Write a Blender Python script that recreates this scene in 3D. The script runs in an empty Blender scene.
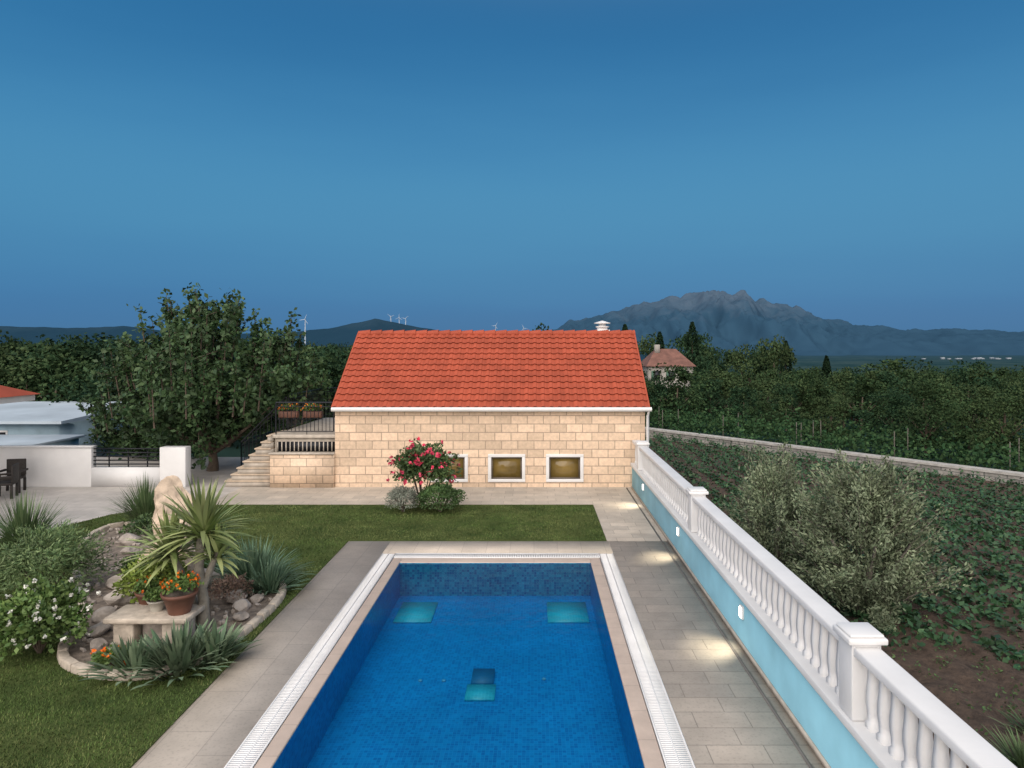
import bpy, math, random, bmesh
import numpy as np
from mathutils import Vector, noise as mnoise
random.seed(7); rng=np.random.default_rng(7)
scene=bpy.context.scene
scene.view_settings.view_transform='Standard'; scene.view_settings.look='None'
scene.view_settings.exposure=0; scene.view_settings.gamma=1
R=math.radians
# ---------------------------------------------------------------- helpers
def link(o,parent=None):
    scene.collection.objects.link(o)
    if parent: o.parent=parent
    return o
def group(name):
    e=bpy.data.objects.new(name,None); e.empty_display_size=.3
    return link(e)
def mesh_obj(name,verts,faces,mat=None,parent=None,smooth=False):
    me=bpy.data.meshes.new(name)
    me.from_pydata([tuple(v) for v in verts],[],[tuple(f) for f in faces])
    me.update()
    if mat: me.materials.append(mat)
    if smooth: me.polygons.foreach_set('use_smooth',[True]*len(me.polygons))
    return link(bpy.data.objects.new(name,me),parent)
def np_mesh(name,V,F,mat):
    me=bpy.data.meshes.new(name); m,k=F.shape
    me.vertices.add(len(V)); me.vertices.foreach_set('co',V.astype(np.float32).ravel())
    me.loops.add(m*k); me.loops.foreach_set('vertex_index',F.astype(np.int32).ravel())
    me.polygons.add(m); me.polygons.foreach_set('loop_start',np.arange(0,m*k,k,dtype=np.int32))
    me.polygons.foreach_set('loop_total',np.full(m,k,dtype=np.int32))
    me.update(calc_edges=True); me.validate()
    if mat: me.materials.append(mat)
    return me
def np_obj(name,V,F,mat,parent=None):
    return link(bpy.data.objects.new(name,np_mesh(name,V,F,mat)),parent)
def merge(parts):
    Vs=[];Fs=[];n=0
    for V,F in parts:
        Vs.append(V);Fs.append(F+n);n+=len(V)
    return np.vstack(Vs),np.vstack(Fs)
BF=np.array([[0,3,2,1],[4,5,6,7],[0,1,5,4],[1,2,6,5],[2,3,7,6],[3,0,4,7]])
def boxV(x0,x1,y0,y1,z0,z1):
    return np.array([[x0,y0,z0],[x1,y0,z0],[x1,y1,z0],[x0,y1,z0],[x0,y0,z1],[x1,y0,z1],[x1,y1,z1],[x0,y1,z1]],float)
def box(name,x0,x1,y0,y1,z0,z1,mat,parent=None,bevel=0):
    o=np_obj(name,boxV(x0,x1,y0,y1,z0,z1),BF,mat,parent)
    if bevel:
        b=o.modifiers.new('b','BEVEL'); b.width=bevel; b.segments=2; b.limit_method='ANGLE'
    return o
def boxes(name,lst,mat,parent=None,bevel=0):
    V,F=merge([(boxV(*b),BF) for b in lst]); o=np_obj(name,V,F,mat,parent)
    if bevel:
        b=o.modifiers.new('b','BEVEL'); b.width=bevel; b.segments=2; b.limit_method='ANGLE'
    return o
def slab(name,pts,z0,z1,mat,parent=None):
    n=len(pts); V=[(x,y,z0) for x,y in pts]+[(x,y,z1) for x,y in pts]
    F=[list(range(n))[::-1],list(range(n,2*n))]+[[i,(i+1)%n,n+(i+1)%n,n+i] for i in range(n)]
    return mesh_obj(name,V,F,mat,parent)
def tubeVF(pts,rad,sides=6):
    pts=np.array(pts,float); n=len(pts); rad=np.broadcast_to(rad,(n,))
    V=[];
    for i in range(n):
        d=pts[min(i+1,n-1)]-pts[max(i-1,0)]; d/=np.linalg.norm(d)+1e-9
        up=np.array([0,0,1.]) if abs(d[2])<.9 else np.array([1.,0,0])
        a=np.cross(d,up); a/=np.linalg.norm(a); b=np.cross(d,a)
        for k in range(sides):
            t=2*math.pi*k/sides; V.append(pts[i]+rad[i]*(a*math.cos(t)+b*math.sin(t)))
    F=[[i*sides+k,i*sides+(k+1)%sides,(i+1)*sides+(k+1)%sides,(i+1)*sides+k] for i in range(n-1) for k in range(sides)]
    return np.array(V),np.array(F)
def lathe(name,prof,cx,cy,mat,parent=None,seg=24,jit=0,smooth=True,cap=True):
    V=[];F=[]
    for r,z in prof:
        for k in range(seg):
            t=2*math.pi*k/seg; rr=r
            if jit: rr=r*(1+jit*mnoise.noise(Vector((math.cos(t)*1.7+cx,math.sin(t)*1.7,z*2.2)))*1.6)
            V.append((cx+rr*math.cos(t),cy+rr*math.sin(t),z))
    n=len(prof)
    for i in range(n-1):
        for k in range(seg): F.append((i*seg+k,i*seg+(k+1)%seg,(i+1)*seg+(k+1)%seg,(i+1)*seg+k))
    if cap: F.append(tuple(range((n-1)*seg,n*seg))); F.append(tuple(range(seg))[::-1])
    return mesh_obj(name,V,F,mat,parent,smooth)
def unit(a): return a/(np.linalg.norm(a,axis=1,keepdims=True)+1e-9)
def leavesVF(C,size,elong=1.8,upbias=0.0,axis=None):
    n=len(C); nrm=unit(rng.normal(size=(n,3))+np.array([0,0,upbias]))
    a=rng.normal(size=(n,3)) if axis is None else axis+rng.normal(size=(n,3))*.35
    a=unit(a-nrm*(a*nrm).sum(1,keepdims=True)); b=np.cross(nrm,a)
    s=(size*rng.uniform(.6,1.3,n))[:,None]
    L=a*s*.5; W=b*s*.5/elong
    V=np.stack([C-L,C+W-L*.1,C+L,C-W-L*.1],1).reshape(-1,3)
    return V,np.arange(4*n).reshape(n,4)
def bladesVF(B,D,L,W,droop,segs=4,spindle=False):
    n=len(B); side=np.cross(D,np.array([0,0,1.]))+1e-4; side=unit(side)
    rows=[]
    for i in range(segs+1):
        t=i/segs
        p=B+D*(L*t)[:,None]; p[:,2]-=droop*L*t*t
        w=(math.sin(math.pi*(.22+.78*t))**.8+.02) if spindle else (1-t)**.6+.03
        rows.append(p-side*(W*w*.5)[:,None]); rows.append(p+side*(W*w*.5)[:,None])
    V=np.stack(rows,1).reshape(-1,3); k=2*(segs+1)
    q=np.array([[2*i,2*i+1,2*i+3,2*i+2] for i in range(segs)])
    F=(np.arange(n)[:,None,None]*k+q[None]).reshape(-1,4)
    return V,F
# ---------------------------------------------------------------- materials
def newmat(name):
    m=bpy.data.materials.new(name); m.use_nodes=True; nt=m.node_tree
    return m,nt,nt.nodes['Principled BSDF']
def N(nt,t,**k):
    n=nt.nodes.new(t)
    for a,b in k.items(): setattr(n,a,b)
    return n
def mat(name,c,rough=.7,var=.15,scale=3.,bump=.0,bscale=40.,metal=0,spec=.5):
    m,nt,p=newmat(name); L=nt.links.new
    tc=N(nt,'ShaderNodeTexCoord'); nz=N(nt,'ShaderNodeTexNoise'); nz.inputs['Scale'].default_value=scale; nz.inputs['Detail'].default_value=6
    L(tc.outputs['Object'],nz.inputs['Vector'])
    mr=N(nt,'ShaderNodeMapRange'); mr.inputs[1].default_value=.3; mr.inputs[2].default_value=.7
    mr.inputs[3].default_value=1-var; mr.inputs[4].default_value=1+var; L(nz.outputs['Fac'],mr.inputs[0])
    hs=N(nt,'ShaderNodeHueSaturation'); hs.inputs['Color'].default_value=(*c,1); L(mr.outputs[0],hs.inputs['Value'])
    L(hs.outputs[0],p.inputs['Base Color']); p.inputs['Roughness'].default_value=rough; p.inputs['Metallic'].default_value=metal
    p.inputs['Specular IOR Level'].default_value=spec
    if bump:
        n2=N(nt,'ShaderNodeTexNoise'); n2.inputs['Scale'].default_value=bscale; n2.inputs['Detail'].default_value=5
        L(tc.outputs['Object'],n2.inputs['Vector']); b=N(nt,'ShaderNodeBump'); b.inputs['Strength'].default_value=bump; b.inputs['Distance'].default_value=.03
        L(n2.outputs['Fac'],b.inputs['Height']); L(b.outputs[0],p.inputs['Normal'])
    return m
def leafmat(name,c1,c2,rough=.55,spec=.3):
    m,nt,p=newmat(name); L=nt.links.new
    g=N(nt,'ShaderNodeNewGeometry'); mx=N(nt,'ShaderNodeMix',data_type='RGBA')
    mx.inputs[6].default_value=(*c1,1); mx.inputs[7].default_value=(*c2,1)
    L(g.outputs['Random Per Island'],mx.inputs[0])
    tc=N(nt,'ShaderNodeTexCoord'); nz=N(nt,'ShaderNodeTexNoise'); nz.inputs['Scale'].default_value=1.3; nz.inputs['Detail'].default_value=1
    L(tc.outputs['Object'],nz.inputs['Vector']); mr=N(nt,'ShaderNodeMapRange'); mr.inputs[1].default_value=.3; mr.inputs[2].default_value=.7; mr.inputs[3].default_value=.6; mr.inputs[4].default_value=1.4
    L(nz.outputs['Fac'],mr.inputs[0]); hs=N(nt,'ShaderNodeHueSaturation'); L(mx.outputs[2],hs.inputs['Color']); L(mr.outputs[0],hs.inputs['Value'])
    L(hs.outputs[0],p.inputs['Base Color']); p.inputs['Roughness'].default_value=rough; p.inputs['Specular IOR Level'].default_value=spec
    return m
def tilemat(name,c1,c2,mortar,bw,rh,ms=.006,axes='XY',rough=.6,offset=.5,var=.12,bump=.3,nscale=2.5,stain=.0,pores=0,zoff=0):
    m,nt,p=newmat(name); L=nt.links.new
    tc=N(nt,'ShaderNodeTexCoord'); sp=N(nt,'ShaderNodeSeparateXYZ'); cb=N(nt,'ShaderNodeCombineXYZ'); L(tc.outputs['Object'],sp.inputs[0])
    L(sp.outputs[axes[0]],cb.inputs['X'])
    if zoff:
        az=N(nt,'ShaderNodeMath',operation='ADD'); az.inputs[1].default_value=zoff; L(sp.outputs[axes[1]],az.inputs[0]); L(az.outputs[0],cb.inputs['Y'])
    else: L(sp.outputs[axes[1]],cb.inputs['Y'])
    br=N(nt,'ShaderNodeTexBrick'); br.offset=offset; br.inputs['Scale'].default_value=1
    br.inputs['Color1'].default_value=(*c1,1); br.inputs['Color2'].default_value=(*c2,1); br.inputs['Mortar'].default_value=(*mortar,1)
    br.inputs['Mortar Size'].default_value=ms; br.inputs['Brick Width'].default_value=bw; br.inputs['Row Height'].default_value=rh
    br.inputs['Mortar Smooth'].default_value=.2
    L(cb.outputs[0],br.inputs['Vector'])
    nz=N(nt,'ShaderNodeTexNoise'); nz.inputs['Scale'].default_value=nscale; nz.inputs['Detail'].default_value=8; nz.inputs['Roughness'].default_value=.65
    L(tc.outputs['Object'],nz.inputs['Vector']); mr=N(nt,'ShaderNodeMapRange'); mr.inputs[1].default_value=.3; mr.inputs[2].default_value=.7
    mr.inputs[3].default_value=1-var; mr.inputs[4].default_value=1+var; L(nz.outputs['Fac'],mr.inputs[0])
    hs=N(nt,'ShaderNodeHueSaturation'); L(br.outputs['Color'],hs.inputs['Color']); val=mr.outputs[0]
    for amt,sc_,lo,hi in ((stain,.7,.35,.6),(pores,28,.36,.46)):
        if amt:
            n3=N(nt,'ShaderNodeTexNoise'); n3.inputs['Scale'].default_value=sc_; n3.inputs['Detail'].default_value=6; L(tc.outputs['Object'],n3.inputs['Vector'])
            m3=N(nt,'ShaderNodeMapRange'); m3.inputs[1].default_value=lo; m3.inputs[2].default_value=hi; m3.inputs[3].default_value=1-amt; m3.inputs[4].default_value=1.02; L(n3.outputs['Fac'],m3.inputs[0])
            mu=N(nt,'ShaderNodeMath',operation='MULTIPLY'); L(val,mu.inputs[0]); L(m3.outputs[0],mu.inputs[1]); val=mu.outputs[0]
    L(val,hs.inputs['Value'])
    L(hs.outputs[0],p.inputs['Base Color']); p.inputs['Roughness'].default_value=rough
    b=N(nt,'ShaderNodeBump'); b.inputs['Strength'].default_value=bump; b.inputs['Distance'].default_value=.01; b.invert=True
    L(br.outputs['Fac'],b.inputs['Height']); L(b.outputs[0],p.inputs['Normal'])
    return m
M_deck=tilemat('limestone_deck',(.56,.485,.405),(.51,.445,.375),(.40,.345,.29),.9,.51,.006,'YX',var=.10,stain=.14,pores=.12)
M_walk=tilemat('limestone_walk',(.50,.44,.37),(.40,.36,.31),(.28,.25,.215),.62,.336,.007,'XY',var=.14,offset=.37,stain=.14,pores=.12)
M_cope=tilemat('coping_stone',(.52,.42,.35),(.47,.38,.32),(.34,.28,.235),.6,5,.005,'YX',var=.12)
M_pave=tilemat('patio_paving',(.50,.465,.43),(.45,.42,.39),(.33,.305,.28),.8,.4,.007,'XY',var=.13,stain=.15)
M_white=mat('white_paint',(.70,.70,.70),.5,.06,2,.06,30)
M_plastic=mat('white_grating',(.76,.76,.76),.4,.05,2)
M_darkch=mat('channel_grey',(.30,.31,.32),.6,.1)  # plain grey of the overflow channel below the grating
M_bluewall=mat('blue_render',(.24,.50,.61),.75,.12,1.5,.1,60)
M_stone=tilemat('sandstone_cladding',(.80,.60,.435),(.56,.425,.305),(.36,.27,.20),.50,.26,.014,'XZ',var=.16,bump=.4,nscale=9,offset=.42,stain=.06,zoff=.13)
M_stone2=mat('sandstone_plain',(.48,.385,.29),.75,.2,5,.2,50)
M_step=mat('step_stone',(.45,.40,.34),.75,.2,5,.2,50)
M_metal=mat('dark_metal',(.02,.022,.028),.45,.1,4,metal=.6)
M_bark=mat('bark',(.10,.075,.055),.9,.3,8,.6,25)
M_barkg=mat('grey_bark',(.22,.20,.165),.9,.3,8,.6,25)
M_terra=mat('terracotta',(.13,.055,.035),.6,.2,6,.1,50)
M_soil=mat('bed_gravel',(.19,.155,.125),.95,.5,9,.8,40)
M_rock=mat('garden_rock',(.34,.30,.265),.85,.4,5,.9,10)
M_rockw=mat('ornament_stone',(.52,.41,.31),.8,.35,7,.8,14)
M_edge=mat('edging_stone',(.46,.40,.33),.8,.25,8,.4,25)
# ---------------------------------------------------------------- world
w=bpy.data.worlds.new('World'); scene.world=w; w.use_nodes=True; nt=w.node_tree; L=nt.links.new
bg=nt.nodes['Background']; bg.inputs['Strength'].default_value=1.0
tc=N(nt,'ShaderNodeTexCoord'); sp=N(nt,'ShaderNodeSeparateXYZ'); L(tc.outputs['Generated'],sp.inputs[0])
rp=N(nt,'ShaderNodeValToRGB'); cr=rp.color_ramp; cr.interpolation='B_SPLINE'
def lin(c): return tuple(((v/255+.055)/1.055)**2.4 if v/255>.04045 else v/255/12.92 for v in c)+(1,)
stops=[(0,(66,116,156)),(.03,(56,114,162)),(.08,(52,116,168)),(.18,(72,140,181)),(.28,(62,132,179)),(.40,(36,107,159)),(.52,(36,100,150)),(.75,(170,185,205)),(1,(215,213,212))]
while len(cr.elements)<len(stops): cr.elements.new(.5)
for e,(p_,c_) in zip(cr.elements,stops): e.position=p_; e.color=lin(c_)
nz=N(nt,'ShaderNodeTexNoise'); nz.inputs['Scale'].default_value=1.6; nz.inputs['Detail'].default_value=4
mp=N(nt,'ShaderNodeMapping'); mp.inputs['Scale'].default_value=(1,1,7); L(tc.outputs['Generated'],mp.inputs[0]); L(mp.outputs[0],nz.inputs['Vector'])
ma=N(nt,'ShaderNodeMath',operation='MULTIPLY_ADD'); ma.inputs[1].default_value=.07; L(nz.outputs['Fac'],ma.inputs[0])
ms=N(nt,'ShaderNodeMath',operation='SUBTRACT'); L(sp.outputs['Z'],ms.inputs[0]); ms.inputs[1].default_value=.035; L(ms.outputs[0],ma.inputs[2])
L(ma.outputs[0],rp.inputs[0])
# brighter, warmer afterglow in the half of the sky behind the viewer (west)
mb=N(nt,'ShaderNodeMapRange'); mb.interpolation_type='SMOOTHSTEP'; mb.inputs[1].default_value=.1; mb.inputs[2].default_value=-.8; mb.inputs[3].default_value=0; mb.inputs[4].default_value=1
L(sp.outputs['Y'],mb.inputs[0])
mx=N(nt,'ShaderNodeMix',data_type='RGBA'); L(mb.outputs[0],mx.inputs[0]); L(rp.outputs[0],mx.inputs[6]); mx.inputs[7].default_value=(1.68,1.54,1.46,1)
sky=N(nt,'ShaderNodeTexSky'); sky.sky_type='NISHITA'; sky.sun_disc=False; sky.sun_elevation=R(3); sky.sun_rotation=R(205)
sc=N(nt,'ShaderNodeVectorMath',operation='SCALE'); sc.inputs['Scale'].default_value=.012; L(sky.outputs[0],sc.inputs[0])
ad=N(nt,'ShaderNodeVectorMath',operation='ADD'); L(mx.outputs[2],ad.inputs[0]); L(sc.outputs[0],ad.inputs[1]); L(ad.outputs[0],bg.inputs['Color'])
sd=bpy.data.lights.new('sun','SUN'); sd.energy=2.1; sd.angle=R(70); sd.color=(1,.92,.84)
so=link(bpy.data.objects.new('sun',sd)); so.rotation_euler=Vector((.38,.82,-.8)).to_track_quat('-Z','Y').to_euler()
# ---------------------------------------------------------------- camera
cd=bpy.data.cameras.new('camera'); cd.lens=24; cd.sensor_width=36; cd.clip_end=30000; cd.shift_x=-22/1024; cd.shift_y=-36/1024
co=link(bpy.data.objects.new('camera',cd)); co.location=(0,0,4.3); co.rotation_euler=(R(90),0,0); scene.camera=co
# ---------------------------------------------------------------- terrain
def tz(x,y):
    if y<45: return -1.2
    return max(-45,-1.2-(y-45)*.07)
m_ground,ntg,pg=newmat('ground'); Lg=ntg.links.new
t1=N(ntg,'ShaderNodeTexCoord'); n1=N(ntg,'ShaderNodeTexNoise'); n1.inputs['Scale'].default_value=.012; n1.inputs['Detail'].default_value=9; n1.inputs['Roughness'].default_value=.7
mpg=N(ntg,'ShaderNodeMapping'); mpg.inputs['Scale'].default_value=(1,.45,1); Lg(t1.outputs['Object'],mpg.inputs[0]); Lg(mpg.outputs[0],n1.inputs['Vector']); r1=N(ntg,'ShaderNodeValToRGB'); e=r1.color_ramp
e.elements[0].position=.40; e.elements[0].color=(.012,.035,.03,1); e.elements[1].position=.66; e.elements[1].color=(.055,.085,.07,1)
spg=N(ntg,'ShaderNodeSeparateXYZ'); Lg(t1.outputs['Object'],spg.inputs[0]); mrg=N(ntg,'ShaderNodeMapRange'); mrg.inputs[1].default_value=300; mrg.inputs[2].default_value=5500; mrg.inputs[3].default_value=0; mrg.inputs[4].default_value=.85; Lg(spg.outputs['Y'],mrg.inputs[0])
mg=N(ntg,'ShaderNodeMix',data_type='RGBA'); Lg(mrg.outputs[0],mg.inputs[0]); Lg(n1.outputs['Fac'],r1.inputs[0]); Lg(r1.outputs[0],mg.inputs[6]); mg.inputs[7].default_value=(.026,.068,.108,1)  # blue distance haze mixed into the ground colour, stronger further out
Lg(mg.outputs[2],pg.inputs['Base Color']); pg.inputs['Roughness'].default_value=1; pg.inputs['Specular IOR Level'].default_value=.0
ys=[-60,-20,0,20,45,80,150,300,500,670,900,1500,3000,6000,12000]; xs=[-12000,-4000,-1500,-500,-150,-50,0,50,150,500,1500,4000,12000]
V=[(x,y,tz(x,y)) for y in ys for x in xs]; nx=len(xs)
F=[(j*nx+i,j*nx+i+1,(j+1)*nx+i+1,(j+1)*nx+i) for j in range(len(ys)-1) for i in range(nx-1)]
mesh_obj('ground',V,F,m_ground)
def ridge(name,prof,D,depth_f,depth_b,c_lo,c_hi,x0,x1,nx,ny,amp,hi_z,nsc,crest=.1):
    px=[p[0] for p in prof]; ph=[p[1] for p in prof]; V=[]
    for j in range(ny+1):
        for i in range(nx+1):
            x=x0+(x1-x0)*i/nx; t=j/ny; y=D-depth_f+(depth_f+depth_b)*t
            s=(y-(D-depth_f))/depth_f if y<D else 1-(y-D)/depth_b
            h=np.interp(x,px,ph); e=max(0,s)
            f=e**1.25
            n=mnoise.fractal(Vector((x*nsc,y*nsc*.45,3.3)),1,2.1,6)
            rg=1-abs(mnoise.fractal(Vector((x*nsc*1.4,y*nsc*.35,9.1)),1,2.0,5))*2
            z=-48+(h+48)*f+amp*(n*.6+rg*.5-.3)*math.sin(math.pi*min(1,e*.9))*(.3+h/500)
            z+=amp*crest*mnoise.fractal(Vector((x*nsc*4.5,y*nsc*3,1)),.9,2.2,6)*(.1+h/500)*e
            V.append((x,y,z))
    F=[(j*(nx+1)+i,j*(nx+1)+i+1,(j+1)*(nx+1)+i+1,(j+1)*(nx+1)+i) for j in range(ny) for i in range(nx)]
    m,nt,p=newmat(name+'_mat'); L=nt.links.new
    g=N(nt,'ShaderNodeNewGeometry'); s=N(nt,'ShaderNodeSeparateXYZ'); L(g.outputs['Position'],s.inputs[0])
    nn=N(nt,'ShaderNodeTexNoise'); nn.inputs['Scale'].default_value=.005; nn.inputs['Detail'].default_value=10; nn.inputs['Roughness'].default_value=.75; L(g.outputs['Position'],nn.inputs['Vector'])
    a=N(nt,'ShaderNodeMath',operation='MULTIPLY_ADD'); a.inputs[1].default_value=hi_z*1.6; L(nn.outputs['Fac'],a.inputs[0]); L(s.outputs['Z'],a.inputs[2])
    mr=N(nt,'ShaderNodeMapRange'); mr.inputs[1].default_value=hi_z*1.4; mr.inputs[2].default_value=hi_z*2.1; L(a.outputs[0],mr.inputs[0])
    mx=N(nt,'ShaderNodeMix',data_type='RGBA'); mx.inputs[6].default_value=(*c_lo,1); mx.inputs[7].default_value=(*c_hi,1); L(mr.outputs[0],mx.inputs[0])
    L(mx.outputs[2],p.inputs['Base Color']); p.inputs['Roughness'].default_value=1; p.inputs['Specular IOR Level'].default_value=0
    return mesh_obj(name,V,F,m,None,True)
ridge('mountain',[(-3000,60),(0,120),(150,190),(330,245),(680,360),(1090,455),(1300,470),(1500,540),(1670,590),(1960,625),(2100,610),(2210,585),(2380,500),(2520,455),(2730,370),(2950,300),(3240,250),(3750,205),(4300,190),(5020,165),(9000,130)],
      7000,2600,1500,(.029,.072,.120),(.070,.108,.155),-3000,9000,560,140,200,430,.0016,.26)  # aerial haze is put into both blue base colours; paler rock high up
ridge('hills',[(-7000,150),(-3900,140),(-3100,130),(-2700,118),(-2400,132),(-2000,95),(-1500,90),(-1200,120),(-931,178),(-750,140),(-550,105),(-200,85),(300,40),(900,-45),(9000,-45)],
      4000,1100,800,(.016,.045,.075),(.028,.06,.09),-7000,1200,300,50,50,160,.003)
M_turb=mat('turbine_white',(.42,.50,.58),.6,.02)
for (x,y,hz,bz,s,ph) in [(-1173,3500,150,20,.85,.4),(-838,4000,188,120,.7,1.2),(-790,4000,182,115,.7,.1),(-752,4000,176,110,.7,.8),(-225,4000,134,60,.7,.5),(-60,4000,120,40,.7,1.7)]:
    T=group('wind_turbine')
    V_,F_=tubeVF([(x,y,bz),(x,y,hz)],[4.0*s,2.4*s],10); np_obj('tower',V_,F_,M_turb,T)
    box('nacelle',x-3*s,x+3*s,y-8,y+5,hz-3*s,hz+3*s,M_turb,T)
    for k in range(3):
        a=ph+k*2.094; r=34*s; dx,dz=math.sin(a),math.cos(a)
        V_,F_=tubeVF([(x,y-9,hz),(x+dx*r*.3,y-9,hz+dz*r*.3),(x+dx*r,y-9,hz+dz*r)],[1.5*s,2.0*s,.5*s],6); np_obj('blade',V_,F_,M_turb,T)
lst=[];
for i in range(18):
    x=1980+rng.normal()*150; y=3000+rng.normal()*60; s=rng.uniform(3,8); lst.append((x-s,x+s,y-8,y+8,-46,-46+rng.uniform(5,10)))
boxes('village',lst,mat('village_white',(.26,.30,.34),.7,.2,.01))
# ---------------------------------------------------------------- garden platform
P=group('paving')
slab('patio',[(-30,1),(-4.13,1),(-4.13,15.2),(3.0,15.2),(3.0,21.1),(-30,21.1),],-1.25,0,M_pave,P)
slab('patio_rear',[(-30,21.1),(3.4,21.1),(3.4,27),(-30,27)],-1.25,-.012,M_pave,P)
slab('walkway',[(1.62,15.203),(2.99,15.203),(2.99,21.09),(-9,21.09),(-9,18.7),(1.62,18.7)],-.01,.004,M_walk,P)
DK=group('pool_deck')
box('deck_left',-4.13,-3.18,-2,15.2,-1.2,.0,M_deck,DK)
box('deck_far',-3.18,1.66,14.3,15.199,-1.2,.0,M_deck,DK)
box('walkway_side',1.66,3.0,-2,15.199,-1.2,.0,M_walk,DK)
box('drain_slot',2.82,2.86,-2,21,-.02,.005,mat('slot',(.14,.13,.12),.8),DK)
SP=group('swimming_pool')
box('coping_left',-2.88,-2.70,2.0,14.0,-.72,-.004,M_cope,SP,.012)
box('coping_right',1.14,1.35,2.0,14.0,-.72,-.004,M_cope,SP,.012)
box('coping_far',-2.70,1.14,13.72,14.0,-.72,-.004,M_cope,SP,.012)
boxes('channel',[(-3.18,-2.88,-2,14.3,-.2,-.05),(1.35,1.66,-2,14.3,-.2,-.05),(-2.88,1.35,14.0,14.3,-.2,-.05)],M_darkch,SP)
lst=[]
for (a,b) in [(-3.175,-2.885),(1.355,1.655)]:
    y=2.0
    while y<14.27:
        lst.append((a,b,y,y+.024,-.03,.002)); y+=.036
    lst+= [(a,a+.02,2,14.29,-.03,.005),(b-.02,b,2,14.29,-.03,.005),((a+b)/2-.008,(a+b)/2+.008,2,14.29,-.03,.004)]
x=-2.88
while x<1.34:
    lst.append((x,x+.024,14.01,14.29,-.03,.002)); x+=.036
lst+=[(-2.88,1.35,14.005,14.025,-.03,.005),(-2.88,1.35,14.275,14.295,-.03,.005)]
boxes('overflow_grating',lst,M_plastic,SP)
def mosaic(name,c1,c2,axes,mortar,s=.05):
    return tilemat(name,c1,c2,mortar,s,s,s*.07,axes,rough=.3,offset=0,var=.15,bump=.1,nscale=.8)
m1=mosaic('mosaic_floor',(.003,.265,.61),(.002,.155,.45),'XY',(.015,.29,.62),.05)
m2=mosaic('mosaic_end',(.03,.38,.54),(.005,.15,.34),'XZ',(.05,.32,.47))
m3=mosaic('mosaic_side',(.01,.30,.60),(.004,.14,.40),'YZ',(.02,.28,.54))
zf=-.68
mesh_obj('pool_floor',[(-2.70,2,zf),(1.14,2,zf),(1.14,13.72,zf),(-2.70,13.72,zf)],[(0,1,2,3)],m1,SP)
mesh_obj('pool_end_wall',[(-2.70,13.715,zf),(1.14,13.715,zf),(1.14,13.715,-.02),(-2.70,13.715,-.02)],[(0,1,2,3)],m2,SP)
mesh_obj('pool_side_wall',[(-2.695,2,zf),(-2.695,13.72,zf),(-2.695,13.72,-.02),(-2.695,2,-.02)],[(0,1,2,3)],m3,SP)
mesh_obj('pool_side_wall_b',[(1.135,2,zf),(1.135,13.72,zf),(1.135,13.72,-.02),(1.135,2,-.02)],[(0,1,2,3)],m3,SP)
M_turq=tilemat('lit_patch_turquoise',(.03,.50,.62),(.02,.42,.56),(.06,.52,.64),.05,.05,.004,'XY',rough=.3,offset=0,var=.1)
boxes('lit_floor_patch',[(-2.55,-1.87,12.35,13.3,zf,zf+.03),(.25,1.0,12.35,13.3,zf,zf+.03),(-.98,-.56,9.62,10.05,zf,zf+.03)],M_turq,SP)  # lit patches on the pool floor, their light put into the turquoise colour
box('drain_cover',-.93,-.60,10.06,10.5,zf,zf+.05,mat('drain',(.01,.14,.30),.5),SP)
M_in=mat('inlet_plastic',(.12,.38,.58),.5,.02)
for (x,y) in [(-1.7,10.2),(.15,10.25),(-1.35,10.2)]:
    lathe('inlet',[(.028,zf),(.028,zf+.02),(.01,zf+.022)],x,y,M_in,SP,12)
m,nt,p=newmat('water'); L=nt.links.new; nt.nodes.remove(p); o=nt.nodes['Material Output']
tr=N(nt,'ShaderNodeBsdfTransparent'); tr.inputs[0].default_value=(.68,.95,1,1); gl=N(nt,'ShaderNodeBsdfGlossy'); gl.inputs['Roughness'].default_value=.10; gl.inputs['Color'].default_value=(.28,.40,.5,1)
fr=N(nt,'ShaderNodeFresnel'); fr.inputs[0].default_value=1.33; mxs=N(nt,'ShaderNodeMixShader')
tc=N(nt,'ShaderNodeTexCoord'); nn=N(nt,'ShaderNodeTexNoise'); nn.inputs['Scale'].default_value=4; nn.inputs['Detail'].default_value=4; L(tc.outputs['Object'],nn.inputs[0])
bp=N(nt,'ShaderNodeBump'); bp.inputs['Strength'].default_value=.4; bp.inputs['Distance'].default_value=.02; L(nn.outputs['Fac'],bp.inputs['Height'])
L(bp.outputs[0],gl.inputs['Normal']); L(bp.outputs[0],fr.inputs['Normal']); L(fr.outputs[0],mxs.inputs[0]); L(tr.outputs[0],mxs.inputs[1]); L(gl.outputs[0],mxs.inputs[2]); L(mxs.outputs[0],o.inputs[0])
mesh_obj('water',[(-2.70,2,-.03),(1.14,2,-.03),(1.14,13.72,-.03),(-2.70,13.72,-.03)],[(0,1,2,3)],m,SP)
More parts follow.
